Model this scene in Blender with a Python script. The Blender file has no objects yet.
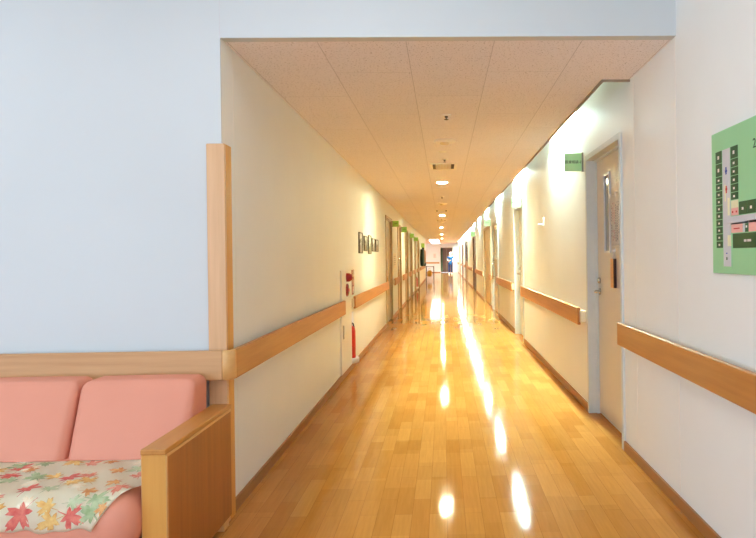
import bpy, bmesh, math, random
from mathutils import Vector, Matrix
PI = math.pi
random.seed(7)
SC = bpy.context.scene
COL = SC.collection

# ------------------------------------------------------------------ colours and materials
def lin(c):
    return tuple(((v/255)/12.92 if v/255 <= .04045 else ((v/255+.055)/1.055)**2.4) for v in c)

def new_mat(name):
    m = bpy.data.materials.new(name); m.use_nodes = True
    nt = m.node_tree; b = nt.nodes['Principled BSDF']
    return m, nt, b

def N(nt, t, **kw):
    n = nt.nodes.new(t)
    for k, v in kw.items():
        setattr(n, k, v)
    return n

def ramp(nt, fac, stops):
    r = N(nt, 'ShaderNodeValToRGB')
    e = r.color_ramp.elements
    e[0].position, e[0].color = stops[0][0], (*stops[0][1], 1)
    e[1].position, e[1].color = stops[1][0], (*stops[1][1], 1)
    for p, c in stops[2:]:
        x = e.new(p); x.color = (*c, 1)
    nt.links.new(fac, r.inputs[0])
    return r.outputs[0]

def coords(nt, scale=(1, 1, 1), rot=(0, 0, 0)):
    tc = N(nt, 'ShaderNodeTexCoord'); mp = N(nt, 'ShaderNodeMapping')
    mp.inputs['Scale'].default_value = scale; mp.inputs['Rotation'].default_value = rot
    nt.links.new(tc.outputs['Object'], mp.inputs[0])
    return mp.outputs[0]

def noise(nt, vec, scale, detail=3, rough=.5):
    n = N(nt, 'ShaderNodeTexNoise')
    n.inputs['Scale'].default_value = scale; n.inputs['Detail'].default_value = detail
    n.inputs['Roughness'].default_value = rough
    nt.links.new(vec, n.inputs['Vector'])
    return n.outputs['Fac']

def bump(nt, b, h, strength, dist=.01):
    n = N(nt, 'ShaderNodeBump')
    n.inputs['Strength'].default_value = strength; n.inputs['Distance'].default_value = dist
    nt.links.new(h, n.inputs['Height']); nt.links.new(n.outputs[0], b.inputs['Normal'])

def plain(name, rgb, rough=.5, var=.06, metal=0, scale=18, spec=.5, bmp=0):
    m, nt, b = new_mat(name)
    c = lin(rgb)
    f = noise(nt, coords(nt), scale)
    o = ramp(nt, f, [(.3, tuple(v*(1-var) for v in c)), (.7, tuple(min(1, v*(1+var)) for v in c))])
    nt.links.new(o, b.inputs['Base Color'])
    b.inputs['Roughness'].default_value = rough; b.inputs['Metallic'].default_value = metal
    b.inputs['Specular IOR Level'].default_value = spec
    if bmp: bump(nt, b, noise(nt, coords(nt), scale*12), bmp, .002)
    return m

def wood(name, dark, light, axis=0, rough=.38, scale=1.0):
    m, nt, b = new_mat(name)
    s = [38*scale]*3; s[axis] = 1.6*scale
    v = coords(nt, tuple(s))
    f = noise(nt, v, 1.0, 5, .6)
    s2 = [9*scale]*3; s2[axis] = .5*scale
    g = noise(nt, coords(nt, tuple(s2)), 1.0, 2, .5)
    mx = N(nt, 'ShaderNodeMath', operation='MULTIPLY_ADD'); mx.inputs[1].default_value = .55
    ad = N(nt, 'ShaderNodeMath', operation='MULTIPLY'); ad.inputs[1].default_value = .45
    nt.links.new(g, ad.inputs[0]); nt.links.new(f, mx.inputs[0]); nt.links.new(ad.outputs[0], mx.inputs[2])
    o = ramp(nt, mx.outputs[0], [(.32, lin(dark)), (.68, lin(light))])
    nt.links.new(o, b.inputs['Base Color'])
    b.inputs['Roughness'].default_value = rough
    bump(nt, b, f, .06, .002)
    return m

def emit(name, rgb, strength):
    m = bpy.data.materials.new(name); m.use_nodes = True
    nt = m.node_tree; nt.nodes.remove(nt.nodes['Principled BSDF'])
    e = N(nt, 'ShaderNodeEmission'); e.inputs[0].default_value = (*lin(rgb), 1); e.inputs[1].default_value = strength
    nt.links.new(e.outputs[0], nt.nodes['Material Output'].inputs[0])
    return m

def floor_mat():
    m, nt, b = new_mat('maple_plank_floor')
    v = coords(nt, rot=(0, 0, PI/2))
    def brick(c1, c2, mortar, bw, rh, off, bias=0):
        k = N(nt, 'ShaderNodeTexBrick'); k.offset = off; k.offset_frequency = 2
        for s, val in (('Color1', c1), ('Color2', c2), ('Mortar', mortar)):
            k.inputs[s].default_value = (*val, 1)
        k.inputs['Scale'].default_value = 1; k.inputs['Mortar Size'].default_value = .0008
        k.inputs['Mortar Smooth'].default_value = .2; k.inputs['Bias'].default_value = bias
        k.inputs['Brick Width'].default_value = bw; k.inputs['Row Height'].default_value = rh
        nt.links.new(v, k.inputs['Vector']); return k.outputs['Color']
    c = brick(lin(FLOOR_A), lin(FLOOR_B), lin(FLOOR_M), .52, .085, .37)
    c2 = brick((.86, .84, .80), (1, 1, 1), (.9, .9, .9), .30, .17, .61)
    mul = N(nt, 'ShaderNodeMix', data_type='RGBA', blend_type='MULTIPLY'); mul.inputs[0].default_value = 1
    nt.links.new(c, mul.inputs[6]); nt.links.new(c2, mul.inputs[7])
    g = noise(nt, coords(nt, (70, 4, 1)), 1, 5, .62)
    gr = ramp(nt, g, [(.3, (.86, .85, .82)), (.7, (1.0, 1.0, 1.0))])
    mu2 = N(nt, 'ShaderNodeMix', data_type='RGBA', blend_type='MULTIPLY'); mu2.inputs[0].default_value = 1
    nt.links.new(mul.outputs[2], mu2.inputs[6]); nt.links.new(gr, mu2.inputs[7])
    # waxed floor: matte wood under a clear glossy layer that reflects more at shallow angles
    nt.nodes.remove(b)
    df = N(nt, 'ShaderNodeBsdfDiffuse'); gl = N(nt, 'ShaderNodeBsdfGlossy'); gl.inputs['Roughness'].default_value = .065
    nt.links.new(mu2.outputs[2], df.inputs['Color'])
    fr = N(nt, 'ShaderNodeFresnel'); fr.inputs['IOR'].default_value = 1.20
    mn = N(nt, 'ShaderNodeMath', operation='MINIMUM'); mn.inputs[1].default_value = .85
    nt.links.new(fr.outputs[0], mn.inputs[0])
    mix = N(nt, 'ShaderNodeMixShader')
    nt.links.new(mn.outputs[0], mix.inputs[0]); nt.links.new(df.outputs[0], mix.inputs[1]); nt.links.new(gl.outputs[0], mix.inputs[2])
    nt.links.new(mix.outputs[0], nt.nodes['Material Output'].inputs[0])
    bp = N(nt, 'ShaderNodeBump'); bp.inputs['Strength'].default_value = .05; bp.inputs['Distance'].default_value = .004
    nt.links.new(noise(nt, coords(nt), 26, 3, .55), bp.inputs['Height']); nt.links.new(bp.outputs[0], gl.inputs['Normal'])
    return m

def ceiling_mat():
    m, nt, b = new_mat('speckled_acoustic_tile')
    tc = N(nt, 'ShaderNodeTexCoord'); mp = N(nt, 'ShaderNodeMapping')
    mp.inputs['Rotation'].default_value = (0, 0, PI/2); mp.inputs['Location'].default_value = (-.63, .173, 0)
    nt.links.new(tc.outputs['Object'], mp.inputs[0])
    k = N(nt, 'ShaderNodeTexBrick'); k.offset = .5; k.offset_frequency = 2
    base = lin(CEIL)
    k.inputs['Color1'].default_value = (*base, 1); k.inputs['Color2'].default_value = (*(x*.97 for x in base), 1)
    k.inputs['Mortar'].default_value = (*(x*.66 for x in base), 1)
    k.inputs['Scale'].default_value = 1; k.inputs['Mortar Size'].default_value = .0022; k.inputs['Mortar Smooth'].default_value = .4
    k.inputs['Brick Width'].default_value = 1.08; k.inputs['Row Height'].default_value = .4365
    nt.links.new(mp.outputs[0], k.inputs['Vector'])
    f = noise(nt, coords(nt), 95, 2, .7)
    sp = ramp(nt, f, [(.335, (.45, .42, .40)), (.40, (1, 1, 1))])
    mul = N(nt, 'ShaderNodeMix', data_type='RGBA', blend_type='MULTIPLY'); mul.inputs[0].default_value = 1
    nt.links.new(k.outputs['Color'], mul.inputs[6]); nt.links.new(sp, mul.inputs[7])
    nt.links.new(mul.outputs[2], b.inputs['Base Color'])
    b.inputs['Roughness'].default_value = .9; b.inputs['Specular IOR Level'].default_value = .2
    bump(nt, b, f, .25, .003)
    return m

def wall_mat(name, rgb):
    m, nt, b = new_mat(name)
    c = lin(rgb)
    f = noise(nt, coords(nt), 2.2, 3)
    o = ramp(nt, f, [(.3, tuple(v*.975 for v in c)), (.7, c)])
    nt.links.new(o, b.inputs['Base Color'])
    b.inputs['Roughness'].default_value = .55; b.inputs['Specular IOR Level'].default_value = .3
    bump(nt, b, noise(nt, coords(nt), 220, 2), .05, .001)
    return m

def fabric(name, rgb):
    m, nt, b = new_mat(name)
    c = lin(rgb)
    f = noise(nt, coords(nt), 6, 3)
    o = ramp(nt, f, [(.3, tuple(v*.98 for v in c)), (.7, tuple(min(1, v*1.015) for v in c))])
    nt.links.new(o, b.inputs['Base Color'])
    b.inputs['Roughness'].default_value = .6; b.inputs['Specular IOR Level'].default_value = .25
    bump(nt, b, noise(nt, coords(nt), 420, 2), .12, .001)
    return m

def printed(name, rgb, rgb2):
    m, nt, b = new_mat(name)
    f = noise(nt, coords(nt), 38, 4, .6)
    nt.links.new(ramp(nt, f, [(.36, lin(rgb)), (.64, lin(rgb2))]), b.inputs['Base Color'])
    b.inputs['Roughness'].default_value = .7; b.inputs['Specular IOR Level'].default_value = .2
    return m

def glass_mat():
    m = bpy.data.materials.new('clear_window_glass'); m.use_nodes = True
    nt = m.node_tree; nt.nodes.remove(nt.nodes['Principled BSDF'])
    t = N(nt, 'ShaderNodeBsdfTransparent'); g = N(nt, 'ShaderNodeBsdfGlossy'); g.inputs['Roughness'].default_value = .02
    x = N(nt, 'ShaderNodeMixShader'); x.inputs[0].default_value = .06
    nt.links.new(t.outputs[0], x.inputs[1]); nt.links.new(g.outputs[0], x.inputs[2])
    nt.links.new(x.outputs[0], nt.nodes['Material Output'].inputs[0])
    return m

# tunables
FLOOR_A, FLOOR_B, FLOOR_M = (193, 127, 55), (209, 145, 71), (158, 100, 44)
CEIL = (244, 240, 246)
SKY_RGB, SKY_STR = (202, 229, 254), 2.15
DOWN_STR, COVE_STR, FILL_STR = 430.0, 520.0, 3.1

M = dict(
    wall=wall_mat('white_wallpaper', (240, 243, 240)),
    lobby=wall_mat('white_lobby_wall', (208, 213, 215)),
    ceil=ceiling_mat(), floor=floor_mat(),
    white=plain('white_paint', (238, 237, 232), .45, .02),
    lip=plain('taupe_cove_lip', (150, 134, 116), .5, .02),
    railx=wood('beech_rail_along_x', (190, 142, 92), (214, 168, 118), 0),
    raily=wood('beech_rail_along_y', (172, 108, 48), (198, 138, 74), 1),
    postz=wood('beech_post', (206, 158, 110), (228, 184, 138), 2),
    base=wood('brown_baseboard', (150, 98, 52), (172, 118, 66), 1),
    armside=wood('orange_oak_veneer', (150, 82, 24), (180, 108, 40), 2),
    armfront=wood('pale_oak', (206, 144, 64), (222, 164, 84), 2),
    armcap=wood('oak_cap', (188, 124, 56), (208, 148, 76), 1),
    edge=wood('pale_edge_band', (214, 164, 100), (226, 180, 118), 1),
    pink=fabric('salmon_pink_fabric', (224, 150, 126)),
    pinkseam=fabric('salmon_piping', (206, 112, 96)),
    cream=plain('cream_plastic', (226, 212, 182), .4, .02),
    steel=plain('brushed_steel', (190, 188, 182), .25, .05, 1),
    brass=plain('aged_steel_handle', (170, 160, 140), .28, .05, 1),
    frame=plain('pale_grey_door_frame', (210, 216, 214), .4, .02),
    leaf=plain('beige_door_leaf', (210, 202, 186), .38, .03, scale=3),
    tan=plain('tan_door_leaf', (190, 162, 118), .4, .03, scale=3),
    pale=plain('pale_door_leaf', (214, 200, 172), .25, .03, scale=3),
    tanframe=plain('tan_door_frame', (168, 146, 110), .4, .03),
    dark=plain('dark_brown_door', (92, 60, 46), .35, .1),
    pane=plain('blue_grey_glass', (120, 134, 146), .08, .05),
    paneframe=plain('pane_frame', (206, 210, 212), .35, .02),
    darkpane=plain('dark_glass', (62, 50, 42), .1, .2),
    green=plain('pale_green_sign', (188, 240, 182), .45, .02),
    leafgreen=plain('leaf_green_sign', (140, 190, 84), .45, .03),
    ink=plain('dark_green_ink', (30, 62, 40), .6, .02),
    grey=plain('grey_bracket', (140, 140, 128), .45, .03),
    paper=plain('paper', (244, 238, 228), .7, .02),
    pinkink=plain('pink_ink', (222, 188, 184), .7, .02),
    greyink=plain('grey_ink', (186, 180, 176), .7, .02),
    tagwood=wood('orange_wood_tag', (210, 140, 66), (232, 168, 94), 2),
    tagdark=plain('dark_tag_edge', (60, 30, 22), .5, .1),
    red=plain('red_enamel', (196, 22, 24), .28, .04),
    darkred=plain('dark_red_lens', (140, 10, 16), .18, .05),
    black=plain('black_rubber', (24, 24, 24), .5, .1),
    label=plain('pinkish_label', (232, 150, 140), .5, .05),
    boardgreen=plain('map_board_green', (146, 208, 156), .4, .03, scale=4),
    room=plain('map_dark_green', (40, 84, 44), .5, .05),
    mapgrey=plain('map_grey', (205, 205, 208), .5, .02),
    mappink=plain('map_pink', (244, 178, 168), .5, .03),
    mapcream=plain('map_cream', (236, 230, 190), .5, .03),
    mapblue=plain('map_blue', (32, 70, 170), .5, .03),
    mapred=plain('map_red', (206, 44, 40), .5, .03),
    slot=plain('dark_vent_slot', (70, 58, 44), .7, .1),
    ventw=plain('vent_cream', (246, 242, 234), .45, .02),
    lamp=emit('warm_downlight_disc', (250, 250, 205), DOWN_STR),
    tube=emit('white_fluorescent_tube', (222, 255, 244), COVE_STR),
    hall=emit('added_lobby_fill', (244, 250, 255), FILL_STR),
    farfill=emit('added_far_hall_fill', (255, 252, 242), 10.0),
    cloth=fabric('cream_leaf_print_cloth', (252, 246, 222)),
    lred=printed('leaf_red', (196, 82, 76), (222, 130, 112)), lred2=printed('leaf_rust', (206, 112, 88), (236, 172, 146)),
    lgreen=printed('leaf_green', (140, 160, 112), (186, 196, 156)), lgreen2=printed('leaf_sage', (166, 180, 136), (206, 210, 176)),
    lyel=printed('leaf_ochre', (206, 150, 78), (236, 200, 130)), lyel2=printed('leaf_amber', (198, 124, 70), (230, 178, 118)),
    lfaint=printed('leaf_faint', (232, 208, 172), (244, 234, 208)),
    skin=plain('skin', (226, 176, 148), .5, .04), blue=fabric('blue_tunic', (22, 92, 152)),
    navy=fabric('navy_trousers', (38, 50, 96)), whitecloth=fabric('white_cotton', (240, 240, 240)),
    hair=plain('dark_hair', (38, 28, 24), .5, .1),
    yellow=plain('yellow_bag', (226, 178, 60), .5, .08), teal=fabric('dark_teal_cloth', (34, 58, 60)),
    brown=fabric('brown_cloth', (150, 108, 74)), mint=fabric('mint_curtain', (150, 186, 150)),
    skyphoto=plain('photo_white_sky', (226, 228, 224), .3, .05), photobrown=plain('photo_brown', (136, 112, 84), .3, .35, scale=26),
    photogreen=plain('photo_olive', (118, 116, 88), .3, .4, scale=30), blackframe=plain('slim_frame', (84, 76, 62), .4, .1),
    glass=glass_mat(), alu=plain('aluminium', (190, 192, 196), .35, .03, .8),
)

# ------------------------------------------------------------------ mesh helpers (world coordinates throughout)
def box(bm, x0, x1, y0, y1, z0, z1, mi=0, bev=0, seg=2):
    x0, x1 = sorted((x0, x1)); y0, y1 = sorted((y0, y1)); z0, z1 = sorted((z0, z1))
    vs = [bm.verts.new(p) for p in ((x0,y0,z0),(x1,y0,z0),(x1,y1,z0),(x0,y1,z0),(x0,y0,z1),(x1,y0,z1),(x1,y1,z1),(x0,y1,z1))]
    fs = [bm.faces.new([vs[i] for i in q]) for q in ((3,2,1,0),(4,5,6,7),(0,1,5,4),(1,2,6,5),(2,3,7,6),(3,0,4,7))]
    for f in fs: f.material_index = mi
    if bev:
        es = list({e for f in fs for e in f.edges})
        r = bmesh.ops.bevel(bm, geom=es, offset=bev, segments=seg, affect='EDGES', profile=.5)
        for f in r['faces']: f.material_index = mi
    return vs

def frame_axes(d):
    d = Vector(d).normalized()
    a = Vector((0, 0, 1)) if abs(d.z) < .9 else Vector((1, 0, 0))
    u = d.cross(a).normalized(); return u, d.cross(u).normalized()

def tube(bm, pts, r, n=12, mi=0, caps=True):
    pts = [Vector(p) for p in pts]
    rs = r if isinstance(r, (list, tuple)) else [r]*len(pts)
    rings = []
    u = None
    for i, p in enumerate(pts):
        d = (pts[min(i+1, len(pts)-1)] - pts[max(i-1, 0)]).normalized()
        if u is None: u, v = frame_axes(d)
        else:
            u = (u - d*u.dot(d)).normalized(); v = d.cross(u)
        rings.append([bm.verts.new(p + (u*math.cos(2*PI*k/n) + v*math.sin(2*PI*k/n))*rs[i]) for k in range(n)])
    for a, b in zip(rings, rings[1:]):
        for k in range(n):
            f = bm.faces.new((a[k], a[(k+1)%n], b[(k+1)%n], b[k])); f.material_index = mi; f.smooth = True
    if caps:
        for q in (rings[0][::-1], rings[-1]):
            f = bm.faces.new(q); f.material_index = mi

def lathe(bm, prof, o=(0, 0, 0), axis=(0, 0, 1), n=28, mi=0, a0=0, a1=2*PI):
    """prof: list of (radius, height along axis)"""
    o = Vector(o); ax = Vector(axis).normalized(); u, v = frame_axes(ax)
    full = abs(a1-a0-2*PI) < 1e-6
    cnt = n if full else n+1
    rings = []
    for r, h in prof:
        if r < 1e-6: rings.append([bm.verts.new(o+ax*h)])
        else: rings.append([bm.verts.new(o+ax*h+(u*math.cos(a0+(a1-a0)*k/n)+v*math.sin(a0+(a1-a0)*k/n))*r) for k in range(cnt)])
    for a, b in zip(rings, rings[1:]):
        for k in range(n):
            k2 = (k+1) % cnt
            q = []
            q += [a[0]] if len(a) == 1 else [a[k], a[k2]]
            q += [b[0]] if len(b) == 1 else [b[k2], b[k]]
            try:
                f = bm.faces.new(q); f.material_index = mi; f.smooth = True
            except ValueError: pass

def ball(bm, c, r, s=(1, 1, 1), mi=0, n=14):
    m = Matrix.Translation(c) @ Matrix.Diagonal((r*s[0], r*s[1], r*s[2], 1))
    res = bmesh.ops.create_uvsphere(bm, u_segments=n, v_segments=max(6, n*2//3), radius=1, matrix=m)
    for v in res['verts']:
        for f in v.link_faces: f.material_index = mi; f.smooth = True

def soft(bm, x0, x1, y0, y1, z0, z1, r, n=14, puff=(0, 0, 0), mi=0, fn=None):
    """a cushion: a box of rounded edges with bulged faces"""
    c = Vector(((x0+x1)/2, (y0+y1)/2, (z0+z1)/2)); h = Vector(((x1-x0)/2, (y1-y0)/2, (z1-z0)/2))
    cache = {}
    def vert(p):
        key = tuple(round(t, 5) for t in p)
        if key in cache: return cache[key]
        q = Vector(p[i]*h[i] for i in range(3))
        inner = Vector(max(-(h[i]-r), min(h[i]-r, q[i])) for i in range(3))
        d = q-inner
        if d.length > 1e-9: q = inner + d.normalized()*r
        w = [1-p[i]**2 for i in range(3)]
        q.x += puff[0]*p[0]*max(0, w[1]*w[2]); q.y += puff[1]*p[1]*max(0, w[0]*w[2])*1; q.z += puff[2]*p[2]*max(0, w[0]*w[1])
        q += c
        if fn: q = Vector(fn(q))
        cache[key] = bm.verts.new(q); return cache[key]
    def par(i, hh):       # parameter lines gathered near the edges so that the rounding has segments
        t = -1+2*i/n
        e = min(.9, r/hh)
        k = 4
        seq = [-1+e*(1-math.cos(j/k*PI/2)) if False else -1+e*j/k for j in range(k)]
        mid = [-1+e+(2-2*e)*j/(n-2*k) for j in range(n-2*k+1)]
        return (seq+mid+[-s for s in seq[::-1]])[i]
    for ax in range(3):
        o1, o2 = [(1, 2), (2, 0), (0, 1)][ax]
        for s in (-1, 1):
            for i in range(n):
                for j in range(n):
                    q = []
                    for (a, b) in ((i, j), (i+1, j), (i+1, j+1), (i, j+1)):
                        p = [0, 0, 0]; p[ax] = s; p[o1] = par(a, h[o1]); p[o2] = par(b, h[o2]); q.append(vert(p))
                    if s < 0: q = q[::-1]
                    try:
                        f = bm.faces.new(q); f.material_index = mi; f.smooth = True
                    except ValueError: pass

def link(name, bm, mats, parent=None, label=None, smooth=None):
    me = bpy.data.meshes.new(name)
    for m in (mats if isinstance(mats, (list, tuple)) else [mats]): me.materials.append(M[m] if isinstance(m, str) else m)
    origin = Vector((0, 0, 0))
    if parent is not None:
        origin = base_of(parent)
    bmesh.ops.recalc_face_normals(bm, faces=bm.faces)
    bmesh.ops.translate(bm, vec=-origin, verts=bm.verts)
    bm.to_mesh(me); bm.free()
    o = bpy.data.objects.new(name, me); COL.objects.link(o)
    if parent is not None: o.parent = parent
    if label: o['label'] = label
    return o

def base_of(o):
    v = Vector((0, 0, 0))
    while o is not None:
        v += o.location; o = o.parent
    return v

def tag(o, label=None, cat=None, group=None, kind=None):
    if label: o['label'] = label
    if cat: o['category'] = cat
    if group: o['group'] = group
    if kind: o['kind'] = kind
    return o

def thing(name, label, cat, loc=(0, 0, 0), group=None, kind=None):
    o = bpy.data.objects.new(name, None); COL.objects.link(o)
    o.empty_display_size = .1
    o.location = loc
    return tag(o, label, cat, group, kind)

def dup(root, delta, label=None, group=None):
    r = root.copy(); COL.objects.link(r); r.location = root.location + Vector(delta)
    if label: r['label'] = label
    if group: r['group'] = group
    for ch in list(root.children):
        c = ch.copy(); COL.objects.link(c); c.parent = r
        for g in list(ch.children):
            d = g.copy(); COL.objects.link(d); d.parent = c
    return r

def recentre(o):
    """put a single-mesh thing's origin at the base of its mesh"""
    vs = o.data.vertices
    lo = Vector(min(v.co[i] for v in vs) for i in range(3)); hi = Vector(max(v.co[i] for v in vs) for i in range(3))
    c = Vector(((lo.x+hi.x)/2, (lo.y+hi.y)/2, lo.z))
    o.data.transform(Matrix.Translation(-c)); o.location = c
    return o

def structure(name, bm, mats, parent=None):
    o = link(name, bm, mats, parent); o['kind'] = 'structure'; return o

def text_bm(s, size, place):
    """a string as thin letters; place maps (u, v, depth) to a world point"""
    cu = bpy.data.curves.new('t', 'FONT'); cu.body = s; cu.size = size; cu.align_x = 'CENTER'; cu.align_y = 'CENTER'
    cu.extrude = .0004
    cu.resolution_u = 3
    ob = bpy.data.objects.new('t', cu); COL.objects.link(ob)
    bpy.context.view_layer.update()
    dg = bpy.context.evaluated_depsgraph_get()
    me = bpy.data.meshes.new_from_object(ob.evaluated_get(dg))
    bm = bmesh.new(); bm.from_mesh(me)
    for v in bm.verts: v.co = Vector(place(*v.co))
    bpy.data.objects.remove(ob); bpy.data.curves.remove(cu); bpy.data.meshes.remove(me)
    return bm

# ------------------------------------------------------------------ the place
XL, XR = -1.06, 1.146          # corridor walls
YF = 3.097                     # lobby front wall
ZC = 2.315                     # corridor ceiling
YE, YH = 51.6, 37.0            # end wall, where the left wall stops
ZL = 2.85                      # lobby ceiling

bm = bmesh.new(); box(bm, -5.2, 1.4, -4.2, YE+2, -.12, 0); box(bm, -7.2, -5.2, YH-.4, YE+2, -.12, 0)
structure('floor', bm, 'floor')

# doors: (number, near y, far y, top z)
def RY(y): return y*(1.0065+.001*y) if y > 0 else y
def LY(y): return y*(.9925-.001*y)
RD = [(1, 4.02, 5.02, 2.035), (2, 9.05, 10.15, 2.03), (3, 13.2, 14.75, 2.03), (4, 15.45, 17.8, 2.03), (5, 22.2, 24.3, 2.0),
      (6, 29.6, 32.6, 2.0), (7, 36.0, 38.4, 2.0), (8, 42.0, 44.4, 2.0)]
LD = [(9, 11.9, 13.35, 2.03), (10, 15.0, 16.25, 2.03), (11, 17.95, 19.35, 2.03), (12, 20.6, 22.0, 2.03), (13, 23.6, 24.8, 2.0), (14, 26.7, 28.2, 2.0)]

def wall_run(bm, x0, x1, doors, y0, y1, ztop, niches=()):
    y = y0
    cuts = [(a, b, 0, t) for _, a, b, t in doors] + list(niches)
    for a, b, zb, zt in sorted(cuts):
        box(bm, x0, x1, y, a, 0, ztop)
        if zb > 0: box(bm, x0, x1, a, b, 0, zb)
        box(bm, x0, x1, a, b, zt, ztop)
        y = b
    box(bm, x0, x1, y, y1, 0, ztop)

RD = [(n, RY(a), RY(b), t) for n, a, b, t in RD]; LD = [(n, LY(a), LY(b), t) for n, a, b, t in LD]
NICHE = [(LY(7.44)-.13, LY(7.44)+.13, .1, .64), (LY(25.47)-.13, LY(25.47)+.13, .1, .64)]
bm = bmesh.new(); wall_run(bm, XR, XR+.16, RD, YF, YE+.1, 2.62)
structure('wall_right', bm, 'wall')
bm = bmesh.new(); box(bm, XR, XR+.16, -4.2, YF, 0, ZL+.1)
structure('wall_lobby_right', bm, 'wall')
bm = bmesh.new(); wall_run(bm, XL-.16, XL, LD, YF+.008, YH, 2.62, NICHE)
structure('wall_left', bm, 'wall')
bm = bmesh.new(); box(bm, -5.2, XL-.16, YF, YF+.14, 0, ZL+.1); box(bm, XL-.16, XL, YF, YF+.008, 0, 2.62); box(bm, XL-.16, XL, YF, YF+.14, 2.62, ZL+.1); box(bm, XL, XR, YF, YF+.06, ZC, ZL+.1)
structure('wall_front', bm, 'lobby')
# fine vertical joints in the wall lining
bm = bmesh.new()
for y in (YF+.015, 3.8): box(bm, XR-.0012, XR, y, y+.006, .06, ZC)
box(bm, XL, XL+.001, 3.28, 3.285, .06, ZC)
structure('trim_1', bm, 'white')
bm = bmesh.new(); box(bm, XL-.003, XL+.001, YF-.0012, YF, ZC, ZL)
structure('trim_2', bm, 'mapgrey')

# ceilings: tiles end at the cove over the right wall
COV0 = 3.88; CX = .985
bm = bmesh.new()
box(bm, XL-.16, CX, YF+.06, YE, ZC, ZC+.06); box(bm, CX, XR+.05, YF+.06, COV0, ZC, ZC+.06)
box(bm, -7.2, XL-.16, YH, YE, ZC, ZC+.06)
structure('ceiling', bm, 'ceil')
bm = bmesh.new()
box(bm, CX-.014, CX, COV0, YE, ZC-.012, ZC+.09); box(bm, CX-.014, XR, COV0-.014, COV0, ZC-.012, ZC+.09)   # lip round the cove
pass
structure('trim_3', bm, 'lip')
bm = bmesh.new(); box(bm, .70, XR, COV0-.05, YE, 2.60, 2.64); box(bm, .66, .70, COV0-.05, YE, ZC+.05, 2.64); box(bm, .70, XR, COV0-.05, COV0-.02, ZC+.06, 2.60)
structure('ceiling_cove', bm, 'white')
bm = bmesh.new(); box(bm, -5.2, XR+.16, -4.2, YF+.14, ZL, ZL+.1)
structure('ceiling_lobby', bm, 'white')

# lobby back and side, with the daylight windows behind the camera
bm = bmesh.new()
WX0, WX1, WZ0, WZ1 = -4.7, .9, .35, 2.6
box(bm, -5.2, WX0, -4.2, -4.06, 0, ZL); box(bm, WX1, XR, -4.2, -4.06, 0, ZL)
box(bm, WX0, WX1, -4.2, -4.06, 0, WZ0); box(bm, WX0, WX1, -4.2, -4.06, WZ1, ZL)
structure('wall_back', bm, 'lobby')
bm = bmesh.new()
LY0, LY1 = -3.6, 1.1
box(bm, -5.34, -5.2, -4.2, LY0, 0, ZL); box(bm, -5.34, -5.2, LY1, YF+.14, 0, ZL)
box(bm, -5.34, -5.2, LY0, LY1, 0, WZ0); box(bm, -5.34, -5.2, LY0, LY1, WZ1, ZL)
structure('wall_lobby_left', bm, 'lobby')
def window(n, horizontal, a0, a1, fixed, z0, z1, count):
    """frame with mullions in a wall opening; runs along x (horizontal) or y"""
    w = thing('window_%d' % n, None, None, ((a0+a1)/2, fixed, z0) if horizontal else (fixed, (a0+a1)/2, z0), kind='structure')
    bm = bmesh.new()
    def b(u0, u1, d, zz0, zz1):
        if horizontal: box(bm, u0, u1, fixed-d, fixed+d, zz0, zz1)
        else: box(bm, fixed-d, fixed+d, u0, u1, zz0, zz1)
    b(a0, a1, .035, z0, z0+.05); b(a0, a1, .035, z1-.05, z1)
    for i in range(count+1):
        u = a0+.025+(a1-a0-.05)*i/count; b(u-.025, u+.025, .035, z0+.05, z1-.05)
    link('window_frame', bm, 'alu', w)
    bm = bmesh.new()
    b(a0+.05, a1-.05, .003, z0+.05, z1-.05)
    link('pane', bm, 'glass', w)
window(1, True, WX0, WX1, -4.13, WZ0, WZ1, 4)
window(3, False, LY0, LY1, -5.27, WZ0, WZ1, 4)

# hall at the far end, open to the left and lit by its own windows
bm = bmesh.new()
EX0, EX1, EZ = -.27, .72, 2.0
box(bm, -7.2, EX0, YE, YE+.12, 0, 2.62); box(bm, EX1, XR, YE, YE+.12, 0, 2.62); box(bm, EX0, EX1, YE, YE+.12, EZ, 2.62)
structure('wall_end', bm, 'wall')
HY0, HY1 = 40.0, 50.5
bm = bmesh.new()
box(bm, -7.34, -7.2, YH-.4, HY0, 0, 2.62); box(bm, -7.34, -7.2, HY1, YE+.12, 0, 2.62)
box(bm, -7.34, -7.2, HY0, HY1, 0, .4); box(bm, -7.34, -7.2, HY0, HY1, 2.25, 2.62)
structure('wall_hall_left', bm, 'wall')
bm = bmesh.new(); box(bm, -7.2, XL-.16, YH-.14, YH, 0, 2.62)
structure('wall_hall_near', bm, 'wall')
window(2, False, HY0, HY1, -7.27, .4, 2.25, 5)
dw = thing('door_15', 'dark brown doorway in the far end wall behind the person', 'door', ((EX0+EX1)/2, YE, 0), kind='structure')
bm = bmesh.new(); box(bm, EX0+.04, EX1-.04, YE+.07, YE+.11, 0.01, EZ-.04)
link('leaf', bm, 'dark', dw)
bm = bmesh.new(); box(bm, EX0, EX0+.04, YE-.01, YE+.12, 0, EZ); box(bm, EX1-.04, EX1, YE-.01, YE+.12, 0, EZ); box(bm, EX0+.04, EX1-.04, YE-.01, YE+.12, EZ-.04, EZ)
link('door_frame', bm, 'tanframe', dw)
bm = bmesh.new(); box(bm, (EX0+EX1)/2-.006, (EX0+EX1)/2+.006, YE+.055, YE+.07, .02, EZ-.05); box(bm, .27, .30, YE+.03, YE+.07, .9, 1.15)
link('door_handle', bm, 'brass', dw)
bm = bmesh.new()
nn = 24
prev = None
for i in range(nn+1):
    x = EX0+.02+.15*i/nn; y = YE-.05+.022*math.sin(i*1.6)
    cur = (bm.verts.new((x, y, .12)), bm.verts.new((x, y, EZ-.02)))
    if prev:
        f = bm.faces.new((prev[0], cur[0], cur[1], prev[1])); f.smooth = True
    prev = cur
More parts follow.
